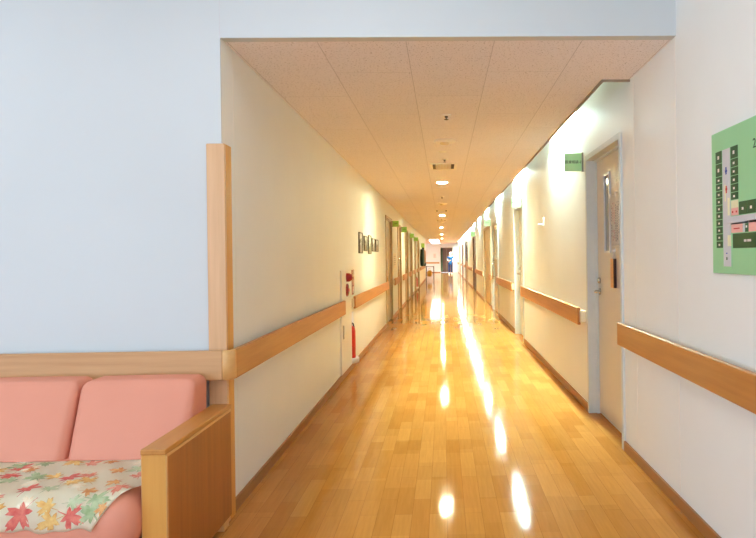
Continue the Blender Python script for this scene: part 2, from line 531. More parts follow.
bmesh.ops.solidify(bm, geom=bm.faces[:], thickness=.004)
o = recentre(link('curtain', bm, 'mint')); tag(o, 'pale green curtain hanging at the left edge of the dark doorway at the far end', 'curtain')

# baseboards
def base_run(name, x0, x1, doors, y0, y1):
    bm = bmesh.new(); y = y0
    for _, a, b, _t in sorted(doors, key=lambda d: d[1]):
        box(bm, x0, x1, y, a, 0, .06); y = b
    box(bm, x0, x1, y, y1, 0, .06)
    structure(name, bm, 'base')
base_run('baseboard_right', XR-.012, XR, RD, -4.05, YE)
base_run('baseboard_left', XL, XL+.012, LD, YF+.02, YH)
bm = bmesh.new(); box(bm, -5.2, XL-.08, YF-.012, YF, 0, .06); structure('baseboard_front', bm, 'base')
bm = bmesh.new(); box(bm, -7.2, EX0-.01, YE-.012, YE, 0, .06); structure('baseboard_end', bm, 'base')

# ------------------------------------------------------------------ doors
def door(n, side, y0, y1, top, label, leaf='leaf', frame='frame', glass=None, handle='lever', glassmat='pane'):
    """side +1: right wall, -1: left wall; the leaf sits back in the wall"""
    X = XR if side > 0 else XL
    s = side
    F = RY if side > 0 else LY
    y0, y1 = F(y0), F(y1)
    if glass: glass = (F(glass[0]), F(glass[1]), *glass[2:])
    rec = .07 if n <= 2 else .032
    d = thing('door_%d' % n, label, 'door', (X, (y0+y1)/2, 0), kind='structure')
    bm = bmesh.new()
    fx0, fx1 = X-s*.014, X+s*.15
    w = .04
    box(bm, fx0, fx1, y0, y0+w, 0, top); box(bm, fx0, fx1, y1-w, y1, 0, top); box(bm, fx0, fx1, y0+w, y1-w, top-w, top)
    # rebate stop
    box(bm, X+s*(rec-.02), X+s*rec, y1-w-.014, y1-w, 0, top-w); box(bm, X+s*(rec-.02), X+s*rec, y0+w, y0+w+.014, 0, top-w)
    box(bm, X+s*(rec-.02), X+s*rec, y0+w+.014, y1-w-.014, top-w-.014, top-w)
    link('door_frame', bm, frame, d)
    lx = X+s*rec
    bm = bmesh.new(); box(bm, lx, lx+s*.04, y0+w+.002, y1-w-.002, .008, top-w-.002, bev=.002, seg=1)
    lf = link('leaf', bm, leaf, d)
    if glass:
        ga, gb, gz0, gz1 = glass
        bm = bmesh.new(); box(bm, lx-s*.003, lx+s*.01, ga, gb, gz0, gz1)
        pn = link('window_pane', bm, glassmat, d)
        bm = bmesh.new(); t = .016
        for (a, b, c, e) in ((ga-t, ga, gz0-t, gz1+t), (gb, gb+t, gz0-t, gz1+t), (ga, gb, gz0-t, gz0), (ga, gb, gz1, gz1+t)):
            box(bm, lx-s*.012, lx+s*.005, a, b, c, e)
        link('pane_frame', bm, 'paneframe', d)
    if handle == 'lever':
        hy = y1-w-.07
        bm = bmesh.new()
        lathe(bm, [(0, 0), (.026, 0), (.026, .008), (.012, .011), (.010, .045), (0, .047)], (lx, hy, .965), (-s, 0, 0), 20)
        tube(bm, [(lx-s*.043, hy, .965), (lx-s*.048, hy-.03, .966), (lx-s*.046, hy-.13, .966)], [.0095, .0095, .008], 10)
        link('door_handle', bm, 'steel', d)
        bm = bmesh.new(); lathe(bm, [(0, 0), (.024, 0), (.024, .012), (.014, .02), (0, .021)], (lx, hy, 1.05), (-s, 0, 0), 20)
        link('lock', bm, 'steel', d)
    elif handle == 'pull':
        hy = y0+w+.12 if side < 0 else y1-w-.1
        bm = bmesh.new(); tube(bm, [(lx-s*.04, hy, .72), (lx-s*.04, hy, 1.22)], .016, 12)
        for z in (.78, 1.16): tube(bm, [(lx, hy, z), (lx-s*.04, hy, z)], .009, 8)
        link('door_handle', bm, 'steel', d)
    return d

door(1, 1, 4.02, 5.02, 2.035, 'nearest door on the right wall, beige leaf with a notice and narrow window', 'leaf', 'frame', (4.585, 4.715, 1.28, 1.84))
door(2, 1, 9.05, 10.15, 2.03, 'second door along the right wall, beige leaf under a green sign', 'leaf', 'frame')
door(3, 1, 13.2, 14.75, 2.03, 'third door along the right wall, pale leaf with a vertical pull handle', 'pale', 'frame', (13.9, 14.1, 1.2, 1.85), 'pull')
door(4, 1, 15.45, 17.8, 2.03, 'fourth door along the right wall, tan leaf in a tan frame', 'tan', 'tanframe')
door(5, 1, 22.2, 24.3, 2.0, 'dark brown fifth door along the right wall', 'dark', 'dark')
door(6, 1, 29.6, 32.6, 2.0, 'sixth door along the right wall, dark frame and dark glazed panel', 'tan', 'dark', (30.3, 32.2, 1.0, 1.85), 'pull', 'darkpane')
door(7, 1, 36.0, 38.4, 2.0, 'seventh door along the right wall, dark frame and dark glazed panel', 'tan', 'dark', (36.6, 38.0, 1.0, 1.85), 'pull', 'darkpane')
door(8, 1, 42.0, 44.4, 2.0, 'last tan door along the right wall before the far end', 'tan', 'tanframe')
door(9, -1, 11.9, 13.35, 2.03, 'nearest door on the left wall, shiny pale sliding leaf', 'pale', 'tanframe', None, 'pull')
door(10, -1, 15.0, 16.25, 2.03, 'second door along the left wall, tan leaf', 'tan', 'tanframe', None, 'pull')
door(11, -1, 17.95, 19.35, 2.03, 'third door along the left wall, tan leaf beyond the second green sign', 'tan', 'tanframe', None, 'pull')
door(12, -1, 20.6, 22.0, 2.03, 'fourth door along the left wall, pale leaf', 'pale', 'tanframe', None, 'pull')
door(13, -1, 23.6, 24.8, 2.0, 'fifth door along the left wall, tan leaf', 'tan', 'tanframe', None, 'pull')
door(14, -1, 26.7, 28.2, 2.0, 'last door along the left wall, pale leaf before the hanging clothes', 'pale', 'tanframe', None, 'pull')

# things on the doors
LX = XR+.07
bm = bmesh.new()
na, nb = 14, 18
grid = []
for i in range(na+1):
    row = []
    for j in range(nb+1):
        y = 4.308+.30*i/na
        top = 1.675 + (.008*math.sin(i*1.25)+.006*math.cos(i*.7+1))
        z = 1.312+(top-1.312)*j/nb
        x = LX-.003-.006*(j/nb)**4*abs(math.sin(i*.62))-.002*math.sin(j*.5)**2
        row.append(bm.verts.new((x, y, z)))
    grid.append(row)
for i in range(na):
    for j in range(nb):
        f = bm.faces.new((grid[i][j], grid[i+1][j], grid[i+1][j+1], grid[i][j+1])); f.smooth = True
bmesh.ops.solidify(bm, geom=bm.faces[:], thickness=.0012)
nr = thing('door_notice', 'white paper notice taped on the nearest right-hand door, beside its window', 'notice', (LX-.003, 4.415, 1.312))
link('sheet', bm, 'paper', nr)
bm = bmesh.new()
rn = random.Random(3)
for c in range(7):
    y = 4.580-.038*c
    z = 1.62
    while z > 1.35:
        l = rn.uniform(.006, .016)
        if rn.random() < .82: box(bm, LX-.0075, LX-.004, y-.006, y+.006, z-l, z, 1 if c in (1, 2, 6) else 0)
        z -= l+.006
link('lettering', bm, ['greyink', 'pinkink'], nr)
for y in (4.318, 4.463, 4.595):
    bm = bmesh.new(); box(bm, LX-.0125, LX-.004, y-.012, y+.012, 1.655, 1.69); link('tape', bm, 'white', nr)

def wooden_tag(y, label):
    t = thing('wooden_tag', label, 'tag', (LX-.002, y, 1.015), 'wooden tags hung on the doors')
    bm = bmesh.new(); box(bm, LX-.024, LX-.002, y-.04, y+.04, 1.015, 1.222, 0)
    for f in bm.faces:
        if f.calc_center_median().y < y-.039: f.material_index = 1
    link('plate', bm, ['tagwood', 'tagdark'], t)
    bm = bmesh.new()
    for k in range(6): box(bm, LX-.0252, LX-.024, y-.012, y+.012, 1.05+.026*k, 1.064+.026*k)
    link('lettering', bm, 'railx', t)
    bm = bmesh.new(); tube(bm, [(LX-.012, y-.025, 1.22), (LX-.012, y, 1.275), (LX-.012, y+.025, 1.22)], .0025, 6)
    link('cord', bm, 'white', t)
    bm = bmesh.new(); lathe(bm, [(0, 0), (.014, 0), (.014, .004), (.006, .008), (.005, .018), (0, .02)], (LX, y, 1.278), (-1, 0, 0), 14)
    link('hook', bm, 'white', t)
    return t
wooden_tag(4.520, 'orange wooden tag hanging on the nearest right-hand door, below the paper notice')
wooden_tag(9.48, 'small orange wooden tag hanging on the second door of the right wall')

# ------------------------------------------------------------------ flag signs
def flag_sign(side, y, z0, z1, w, face, text, label, group, bracket='grey'):
    X = XR if side > 0 else XL
    s = side
    y = RY(y) if side > 0 else LY(y)
    t = thing('room_sign', label, 'sign', (X, y, z0), group)
    xa, xb = X-s*.012, X-s*(.012+w)
    bm = bmesh.new(); box(bm, xa, xb, y-.006, y+.006, z0, z1, bev=.0015, seg=1)
    link('plate', bm, face, t)
    bm = bmesh.new(); box(bm, X, X-s*.012, y-.012, y+.012, z0-.004, z1+.004)
    link('bracket', bm, bracket, t)
    if text:
        cx, cz = (xa+xb)/2, (z0+z1)/2
        link('lettering', text_bm(text, w*.20, lambda u, v, d: (cx+u, y-.0072-d, cz+v)), 'ink', t)
    return t
G1 = 'green room signs sticking out of the right wall'; G2 = 'green room signs sticking out of the left wall'
flag_sign(1, 5.14, 1.935, 2.082, .140, 'green', '医療相談-2', 'largest pale green sign, sticking out over the nearest right-hand door', G1)
flag_sign(1, 9.15, 1.955, 2.10, .140, 'green', '医療相談-1', 'second pale green sign along the right wall, over the second door', G1)
flag_sign(1, 15.2, 1.99, 2.14, .145, 'green', '相談室', 'third pale green sign along the right wall, over the tan door', G1)
flag_sign(1, 22.7, 1.98, 2.16, .15, 'green', None, 'fourth pale green sign along the right wall, over the dark brown door', G1)
flag_sign(1, 33.2, 1.95, 2.10, .16, 'green', None, 'farthest pale green sign along the right wall', G1)
flag_sign(-1, 13.5, 1.885, 2.005, .125, 'leafgreen', '診察室', 'nearest green sign on the left wall, beyond the shiny sliding door', G2)
flag_sign(-1, 16.5, 1.885, 2.02, .125, 'leafgreen', '診察室', 'second green sign along the left wall, beyond the second door', G2)
flag_sign(-1, 20.5, 1.86, 1.99, .125, 'leafgreen', None, 'third green sign along the left wall', G2)
flag_sign(-1, 23.2, 1.82, 1.95, .15, 'leafgreen', None, 'fourth green sign along the left wall, just beyond the third', G2)
t = flag_sign(-1, 31.2, 1.70, 1.90, .145, 'leafgreen', None, 'farthest green sign along the left wall, with a black panel below', G2)
bm = bmesh.new(); box(bm, XL+.03, XL+.15, LY(31.2)-.015, LY(31.2)+.015, 1.60, 1.70); link('lower_panel', bm, 'black', t)

# ------------------------------------------------------------------ handrails
def rail(name_label, side, y0, y1, group, z0=.682, z1=.823, caps=(True, True)):
    X = XR if side > 0 else XL
    s = side
    F = RY if side > 0 else LY
    y0, y1 = F(y0), F(y1)
    t = thing('handrail', name_label, 'handrail', (X, (y0+y1)/2, z0), group)
    bm = bmesh.new(); box(bm, X-s*.062, X-s*.036, y0, y1, z0, z1, bev=.006, seg=2)
    link('rail_board', bm, 'raily', t)
    bm = bmesh.new(); box(bm, X, X-s*.036, y0+.02, y1-.02, z0+.03, z1-.03)
    link('backing', bm, 'cream', t)
    if caps[0] or caps[1]:
        for on, yy, dy in ((caps[0], y0, -.02), (caps[1], y1, .02)):
            if on:
                bm = bmesh.new(); box(bm, X, X-s*.045, yy+.02 if dy < 0 else yy-.02, yy-.035 if dy < 0 else yy+.035, z0+.02, z1-.025, bev=.005, seg=2)
                link('end_bracket', bm, 'cream', t)
    return t
GR = 'wooden handrails on the right wall'; GL = 'wooden handrails on the left wall'
t = rail('nearest wooden handrail on the right wall, running under the green map board', 1, -3.5, 3.97, GR, caps=(True, False))
rail('second wooden handrail of the right wall, just beyond the nearest door', 1, 5.14, 9.0, GR, caps=(True, False))
rail('third wooden handrail of the right wall, between the second and third doors', 1, 10.25, 13.15, GR)
rail('short wooden handrail of the right wall, between the pale door and the tan door', 1, 14.85, 15.38, GR)
rail('wooden handrail of the right wall, just before the dark brown door', 1, 17.9, 22.1, GR)
rail('wooden handrail of the right wall, just beyond the dark brown door', 1, 24.4, 29.5, GR)
rail('wooden handrail of the right wall, beyond the sixth door', 1, 32.7, 35.9, GR)
rail('wooden handrail of the right wall, between the last two doors', 1, 38.5, 41.9, GR)
rail('farthest wooden handrail of the right wall, beside the end wall', 1, 44.5, 51.4, GR)
rail('wooden handrail of the left wall, between the fire cabinet and the nearest left door', -1, 7.33, 11.85, GL)
rail('short wooden handrail of the left wall, between its first and second doors', -1, 13.42, 14.95, GL)
rail('short wooden handrail of the left wall, between its second and third doors', -1, 16.32, 17.88, GL)
rail('short wooden handrail of the left wall, between its third and fourth doors', -1, 19.42, 20.53, GL)
rail('short wooden handrail of the left wall, between its fourth and fifth doors', -1, 22.07, 23.53, GL)
rail('short wooden handrail of the left wall, beyond its fifth door', -1, 24.87, 26.63, GL)
rail('farthest wooden handrail of the left wall, behind the cart', -1, 28.27, 36.9, GL)

# the front rail with its rounded corner
t = thing('handrail', 'wooden handrail above the pink sofa, turning the corner into the corridor', 'handrail', (-2.2, YF, .682), GL)
xo, yo = XL+.062, YF-.062       # outer faces
R = .05
bm = bmesh.new(); box(bm, -4.9, xo-R, yo, yo+.026, .682, .823, bev=.006, seg=2)
link('rail_board', bm, 'railx', t)
bm = bmesh.new()
prof = [(0, .688), (.006, .682), (.02, .682), (.026, .688), (.026, .817), (.02, .823), (.006, .823), (0, .817)]
c = Vector((xo-R, yo+R, 0)); rings = []
for k in range(13):
    a = -PI/2+PI/2*k/12
    rings.append([bm.verts.new((c.x+(R-d)*math.cos(a), c.y+(R-d)*math.sin(a), z)) for d, z in prof])
for a, b in zip(rings, rings[1:]):
    for k in range(8):
        f = bm.faces.new((a[k], a[(k+1) % 8], b[(k+1) % 8], b[k])); f.smooth = 3 != k
bm.faces.new(rings[0]); bm.faces.new(rings[-1][::-1])
link('corner_bend', bm, 'edge', t)
bm = bmesh.new(); box(bm, xo-.026, xo, yo+R, 6.50, .682, .823, bev=.006, seg=2)
link('rail_board', bm, 'raily', t)
bm = bmesh.new(); box(bm, -4.85, XL-.12, yo+.026, YF, .70, .79); box(bm, XL, xo-.026, YF+.12, 6.48, .70, .79)
link('backing', bm, 'cream', t)

# corner guard post
t = thing('corner_guard', 'wooden guard post wrapping the wall corner beside the sofa', 'corner guard', (XL, YF, 0))
bm = bmesh.new(); box(bm, -1.125, XL+.022, YF-.024, YF, .0, 1.805, bev=.003, seg=1)
link('front_board', bm, 'postz', t)
bm = bmesh.new(); box(bm, XL, XL+.022, YF, YF+.075, .0, 1.805, bev=.003, seg=1)
link('side_board', bm, 'armfront', t)

bm = bmesh.new(); box(bm, -3.4, EX0-.1, YE-.06, YE-.03, .72, .85, bev=.005, seg=1)
t = thing('handrail', 'wooden handrail on the far end wall, left of the dark doorway', 'handrail', (-1.8, YE, .72))
link('rail_board', bm, 'railx', t)
bm = bmesh.new(); box(bm, -3.35, EX0-.15, YE-.03, YE, .75, .82); link('backing', bm, 'cream', t)

# ------------------------------------------------------------------ sofa
SX = -1.107
sofa = thing('sofa', 'salmon pink sofa with an oak arm standing against the lobby wall', 'sofa', (-1.9, 2.7, 0))
def lean(q):    # backrest cushions lean back against the wall
    k = (q.z-.40)/.34
    return (q.x, q.y+.15*k*(1-(q.y-2.70)/.31), q.z)
for i in range(3):
    bm = bmesh.new()
    x1 = -1.106-.510*i
    soft(bm, x1-.498, x1, 2.72, 3.01, .36, .722, .04, puff=(0.0, .02, .006), fn=lean)
    link('back_cushion', bm, 'pink', sofa)
bm = bmesh.new(); soft(bm, SX-1.5, SX-.002, 2.268, 2.98, .2, .41, .09, n=16, puff=(0, 0, .004))
seat = link('seat_cushion', bm, 'pink', sofa)
bm = bmesh.new(); box(bm, SX-1.5, SX, 2.33, 3.01, .09, .2)
link('base', bm, 'armside', sofa)
def arm(x0, x1):
    bm = bmesh.new(); box(bm, x0, x1, 2.352, 3.06, .045, .545, 0)
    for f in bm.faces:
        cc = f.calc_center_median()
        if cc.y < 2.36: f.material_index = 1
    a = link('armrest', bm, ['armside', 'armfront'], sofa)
    bm = bmesh.new(); box(bm, x0-.003, x1+.003, 2.345, 3.065, .545, .566, bev=.004)
    link('cap', bm, 'armcap', a)
    bm = bmesh.new()
    for xx in (x0-.0015, x1+.0015):
        box(bm, xx-.001, xx+.001, 2.352, 2.366, .045, .545); box(bm, xx-.001, xx+.001, 2.366, 3.06, .533, .545)
    link('edge_band', bm, 'edge', a)
    for y in (2.42, 3.0):
        bm = bmesh.new(); box(bm, x0+.01, x1-.004, y-.035, y+.035, 0, .045, bev=.004)
        link('foot', bm, 'edge', a)
arm(SX, -1.021); arm(SX-1.585, SX-1.502)
bm = bmesh.new(); box(bm, SX-1.5, SX, 3.015, 3.05, .2, .53); link('back_board', bm, 'armside', sofa)

# throw with a printed pattern of maple leaves, draped over the seat
A0, RR, V1 = .35, .10, .512
def path(v):
    if v < A0: return (2.72-v, .4165)
    q = (v-A0)/RR
    if q < PI/2: return (2.37-RR*math.sin(q)-.006*math.sin(q), .3165+RR*math.cos(q))
    return (2.264, .3165-(v-A0-RR*PI/2))
def on_cloth(x, v, lift=0):
    y, z = path(v)
    y2, z2 = path(min(v+.004, V1+.02)); dy, dz = y2-y, z2-z
    l = math.hypot(dy, dz) or 1
    ny, nz = dz/l, -dy/l             # outward (up, then forward)
    w = .0035*math.sin(x*19+v*11)+.0025*math.sin(x*43-v*27)+.0035
    w *= min(1, v/.03)
    h = w+lift
    return Vector((x, y+ny*h, z+nz*h))
def right_edge(v):
    return SX-.006 if v < .30 else SX-.006-.125*(v-.30)/(V1-.30)
bm = bmesh.new()
nu, nv = 90, 44
g = []
for j in range(nv+1):
    row = []
    for i in range(nu+1):
        u = i/nu
        v1 = V1+.006*math.sin(u*31)+.004*math.sin(u*77)
        v = v1*j/nv
        x = -2.35+(right_edge(v)+2.35)*u
        row.append(bm.verts.new(on_cloth(x, v)))
    g.append(row)
for j in range(nv):
    for i in range(nu):
        f = bm.faces.new((g[j][i], g[j][i+1], g[j+1][i+1], g[j+1][i])); f.smooth = True
r = bmesh.ops.solidify(bm, geom=bm.faces[:], thickness=.003)
LEAVES = dict(
    lred=[(-1.724, .09), (-1.443, .23), (-1.535, .335), (-1.493, .455), (-1.319, .465), (-1.699, .19), (-1.85, .3), (-2.0, .42), (-1.95, .1), (-1.15, .06)],
    lred2=[(-1.465, .04), (-1.195, .2), (-1.20, .34), (-1.384, .205), (-1.16, .13), (-1.8, .42), (-1.62, .40)],
    lgreen=[(-1.649, .05), (-1.583, .21), (-1.249, .405), (-1.25, .455), (-1.75, .05), (-1.88, .2)],
    lgreen2=[(-1.45, .345), (-1.325, .415), (-1.231, .13), (-1.663, .245), (-1.72, .47), (-1.92, .46)],
    lyel=[(-1.532, .04), (-1.522, .19), (-1.41, .43), (-1.405, .295), (-1.357, .265), (-1.60, .44), (-1.385, .48), (-1.8, .12)],
    lyel2=[(-1.302, .36), (-1.386, .035), (-1.65, .14), (-1.215, .44), (-1.293, .16), (-1.78, .34), (-1.25, .28)])
# outline of a maple leaf: five lobes with deep notches and a thin stem
OUT = [(0.02, -.95), (.04, -.34), (.22, -.42), (.52, -.46), (.44, -.26), (.30, -.14), (.62, -.06), (.98, .16), (.70, .22), (.74, .42), (.46, .30), (.24, .20),
       (.30, .52), (.26, .74), (.12, .70), (0, 1.05)]
OUT = OUT + [(-a, b) for a, b in OUT[-2::-1]]
SIZE = dict(lred=.064, lred2=.048, lgreen=.056, lgreen2=.048, lyel=.050, lyel2=.042)
mats = ['cloth'] + list(LEAVES)
rl = random.Random(11)
LEAVES['lfaint'] = [(-1.25-.085*i+.03*math.sin(i*5), .06+.42*((i*.618) % 1)) for i in range(14)]
SIZE['lfaint'] = .05
mats.append('lfaint')
for mi, (k, pts) in enumerate(LEAVES.items(), 1):
    for (x, v) in pts:
        s = SIZE[k]*rl.uniform(.85, 1.15); a = rl.uniform(0, 2*PI); sq = rl.uniform(.75, 1)
        prevring = None
        for ring in (.0, .33, .66, 1.0):
            vs = []
            for (p, q) in (OUT if ring else [(0, 0)]):
                p2, q2 = p*sq*ring*s, q*ring*s
                xx = x+p2*math.cos(a)-q2*math.sin(a); vv = v+p2*math.sin(a)+q2*math.cos(a)
                vv = max(.004, min(V1-.006, vv)); xx = min(right_edge(vv)-.004, xx)
                vs.append(bm.verts.new(on_cloth(xx, vv, .0004 if k == 'lfaint' else .0008+.0001*mi)))
            if prevring is not None:
                n = len(vs)
                for i in range(n):
                    q = (prevring[0], vs[i], vs[(i+1) % n]) if len(prevring) == 1 else (prevring[i], vs[i], vs[(i+1) % n], prevring[(i+1) % n])
                    try:
                        f = bm.faces.new(q); f.material_index = mi; f.smooth = True
                    except ValueError: pass
            prevring = vs
o = recentre(link('throw_blanket', bm, mats)); tag(o, 'cream cloth with red, green and ochre leaf print spread on the pink sofa seat', 'blanket')

# ------------------------------------------------------------------ map board on the right wall
mb = thing('floor_map_board', 'green floor map board on the right wall of the lobby above the handrail', 'map board', (XR, 2.3, 1.167))
BY0, BY1, BZ0, BZ1 = 1.82, 2.672, 1.168, 1.748
bm = bmesh.new(); box(bm, XR-.012, XR, BY0, BY1, BZ0, BZ1, bev=.0015, seg=1)
link('board', bm, 'boardgreen', mb)
# plan blocks: measured along the wall from the far edge (u) and down from the top (w), in board heights
bm = bmesh.new()
bd = BZ1-BZ0
def blk(u0, u1, w0, w1, mi, lift=.0135):
    box(bm, XR-lift, XR-.0118, BY1-u0, BY1-u1, BZ1-w0*bd, BZ1-w1*bd, mi)
mats = ['room', 'mapgrey', 'mappink', 'mapcream', 'mapblue', 'mapred', 'paper']
def U(px):   # distance along the wall of a measured column
    return px
blk(.106, .172, .14, .95, 1)
blk(.172, .80, .61, .665, 1)
w = .14
for h in [.088, .092]+[.0505]*10:
    blk(.042, .098, w, w+h-.005, 0); blk(.062, .076, w+h*.35, w+h*.62, 6, .0142); w += h
w = .14
for h in (.085, .058, .056, .056, .056, .052):
    blk(.180, .240, w, w+h-.005, 0); blk(.200, .214, w+h*.35, w+h*.62, 6, .0142); w += h
blk(.180, .240, .503, .555, 3); blk(.180, .240, .555, .605, 2); blk(.188, .198, .575, .588, 5, .0142); blk(.220, .230, .575, .588, 5, .0142)
for u in (.246, .312, .378, .444): blk(u, u+.062, .52, .605, 0); blk(u+.024, u+.038, .558, .576, 6, .0142)
blk(.178, .272, .655, .722, 2); blk(.20, .25, .69, .698, 5, .0142); blk(.276, .290, .655, .722, 1); blk(.294, .318, .65, .722, 0); blk(.322, .40, .65, .722, 2)
blk(.300, .311, .68, .695, 6, .0142)
blk(.190, .55, .728, .825, 0); blk(.285, .305, .77, .785, 1, .0142); blk(.312, .340, .77, .785, 1, .0142)
blk(.146, .174, .735, .81, 3, .0142); blk(.138, .146, .735, .81, 1, .0145)
blk(.124, .134, .36, .50, 3, .0142); blk(.150, .168, .48, .60, 3, .0142)
blk(.126, .152, .352, .385, 1, .015)
blk(.134, .144, .265, .315, 4, .0142); blk(.130, .148, .285, .300, 4, .0142)
blk(.134, .144, .395, .445, 5, .0142); blk(.130, .148, .410, .425, 5, .0142)
blk(.130, .142, .855, .863, 4, .0142); blk(.132, .142, .885, .905, 0, .0142)
link('floor_plan', bm, mats, mb)
cy_, cz_ = 2.300, 1.648
link('title_lettering', text_bm('2', .05, lambda u, v, d: (XR-.0125-d, cy_-u, cz_+v)), 'ink', mb)

# ------------------------------------------------------------------ fire cabinet, extinguishers, cards, small wall things
fc = thing('fire_cabinet', 'cream fire cabinet with red lamp and red call button on the left wall', 'fire cabinet', (XL, 6.92, .02))
bm = bmesh.new(); box(bm, XL, XL+.018, 6.62, 7.26, .83, 1.125, bev=.003, seg=1)
link('alarm_panel', bm, 'white', fc)
bm = bmesh.new(); box(bm, XL, XL+.02, 6.60, 7.28, .64, .83)
link('centre_strip', bm, 'white', fc)
bm = bmesh.new(); box(bm, XL, XL+.018, 6.58, 7.28, .065, .64, bev=.003, seg=1)
dr = link('cabinet_door', bm, 'white', fc)
bm = bmesh.new(); box(bm, XL+.018, XL+.03, 6.66, 6.68, .42, .56, bev=.003, seg=1)
link('door_handle', bm, 'greyink', dr)
bm = bmesh.new(); lathe(bm, [(0, .062), (.02, .06), (.036, .048), (.045, .03), (.048, 0)], (XL+.018, 6.95, 1.045), (1, 0, 0), 24)
link('red_lamp', bm, 'darkred', fc)
bm = bmesh.new(); lathe(bm, [(0, .022), (.055, .02), (.068, .012), (.07, 0)], (XL+.018, 6.95, .91), (1, 0, 0), 28)
bt = link('call_button', bm, 'darkred', fc)
bm = bmesh.new(); lathe(bm, [(0, .03), (.018, .029), (.02, .02)], (XL+.018, 6.95, .91), (1, 0, 0), 18)
link('button_cap', bm, 'red', bt)
bm = bmesh.new(); box(bm, XL+.018, XL+.0195, 6.66, 6.72, .88, 1.06)
link('instruction_label', bm, 'paper', fc)

fc.location.y -= .085
es = thing('extinguisher_sign', 'narrow red vertical sign above the nearest fire extinguisher on the left wall', 'sign', (XL, 7.52, .83))
bm = bmesh.new(); box(bm, XL, XL+.006, 7.44, 7.60, .828, 1.115)
link('plate', bm, 'darkred', es)
bm = bmesh.new()
for k, ch in enumerate('消火器'):
    tb = text_bm(ch, .085, lambda u, v, d: (XL+.0066+d, 7.52+u, 1.065-.092*k+v))
    tm = bpy.data.meshes.new('x'); tb.to_mesh(tm); tb.free(); bm.from_mesh(tm); bpy.data.meshes.remove(tm)
link('lettering', bm, 'paper', es)

es.location.y -= .085
def extinguisher(y, label):
    x = XL-.015; y = LY(y)
    holder = thing('extinguisher_stand', label.replace('red fire extinguisher set', 'white half-round stand under the extinguisher'), 'stand', (x, y, .06), 'extinguisher stands')
    bm = bmesh.new()
    lathe(bm, [(0, .06), (.085, .06), (.095, .07), (.095, .118), (.088, .122), (.082, .112), (0, .112)], (x, y, 0), (0, 0, 1), 28)
    link('tray', bm, 'white', holder)
    t = thing('fire_extinguisher', label, 'fire extinguisher', (x, y, .122), 'red fire extinguishers')
    bm = bmesh.new()
    lathe(bm, [(0, .113), (.05, .113), (.055, .122), (.055, .42), (.05, .45), (.036, .472), (.02, .478), (.02, .485), (0, .485)], (x, y, 0), n=28)
    link('cylinder', bm, 'red', t)
    bm = bmesh.new(); lathe(bm, [(.0562, .20), (.0562, .36)], (x, y, 0), n=14, a0=-1.35+PI*0, a1=1.0)
    bmesh.ops.solidify(bm, geom=bm.faces[:], thickness=.0005)
    link('label_panel', bm, 'label', t)
    bm = bmesh.new(); lathe(bm, [(0, .485), (.018, .485), (.018, .52), (.010, .528), (0, .528)], (x, y, 0), n=16)
    box(bm, x-.012, x+.012, y-.055, y+.02, .518, .53)
    link('valve', bm, 'steel', t)
    bm = bmesh.new(); box(bm, x-.009, x+.009, y-.09, y+.02, .535, .545, bev=.003); box(bm, x-.008, x+.008, y-.085, y+.0, .505, .513, bev=.003)
    link('lever_handle', bm, 'black', t)
    bm = bmesh.new(); tube(bm, [(x, y+.02, .51), (x+.02, y+.055, .50), (x+.035, y+.062, .44), (x+.04, y+.055, .32), (x+.04, y+.055, .2)], .008, 8)
    link('hose', bm, 'black', t)
    return t
extinguisher(7.44, 'red fire extinguisher set in the left wall niche beside the fire cabinet')
extinguisher(25.47, 'distant red fire extinguisher set in the left wall beyond the fifth door')

def card(k, y0, y1, z0, z1, label, m2):
    y0, y1 = LY(y0), LY(y1)
    t = thing('picture', label, 'picture', (XL, (y0+y1)/2, z0), 'five small pictures on the left wall')
    bm = bmesh.new(); w = .012
    for a, b, c, d in ((y0, y0+w, z0, z1), (y1-w, y1, z0, z1), (y0+w, y1-w, z0, z0+w), (y0+w, y1-w, z1-w, z1)):
        box(bm, XL, XL+.016, a, b, c, d)
    link('frame', bm, 'blackframe', t)
    # a landscape: pale sky over a hilly foreground
    bm = bmesh.new()
    box(bm, XL+.001, XL+.008, y0+w, y1-w, z0+w, z1-w, 0)
    n = 16; rr = random.Random(20+k); ph = rr.uniform(0, 6); hgt = z0+(z1-z0)*(.5)
    vb = [bm.verts.new((XL+.0095, y0+w+(y1-y0-2*w)*i/n, z0+w)) for i in range(n+1)]
    vt = [bm.verts.new((XL+.0095, y0+w+(y1-y0-2*w)*i/n, min(z1-w, hgt+.035*math.sin(i*.7+ph)+.02*math.sin(i*1.9)))) for i in range(n+1)]
    for i in range(n):
        f = bm.faces.new((vb[i], vb[i+1], vt[i+1], vt[i])); f.material_index = 1
    for q in range(3):
        yy = rr.uniform(y0+.08, y1-.08); zz = rr.uniform(z0+.08, z1-.07); s = rr.uniform(.018, .04)
        box(bm, XL+.0095, XL+.0100, yy-s, yy+s, zz-s*.6, zz+s*.6, 2)
    link('print', bm, ['skyphoto', m2, 'photogreen'], t)
card(0, 8.10, 8.44, 1.31, 1.575, 'first and nearest of the five small pictures on the left wall, hung low', 'photobrown')
card(1, 8.62, 8.95, 1.345, 1.545, 'second of the five small pictures on the left wall from the near end, hung high', 'photobrown')
card(2, 9.13, 9.44, 1.305, 1.57, 'middle one of the five small pictures on the left wall, hung low', 'photogreen')
card(3, 9.60, 9.96, 1.345, 1.54, 'fourth of the five small pictures on the left wall from the near end', 'photobrown')
card(4, 10.10, 10.46, 1.345, 1.535, 'farthest of the five small pictures on the left wall', 'photobrown')

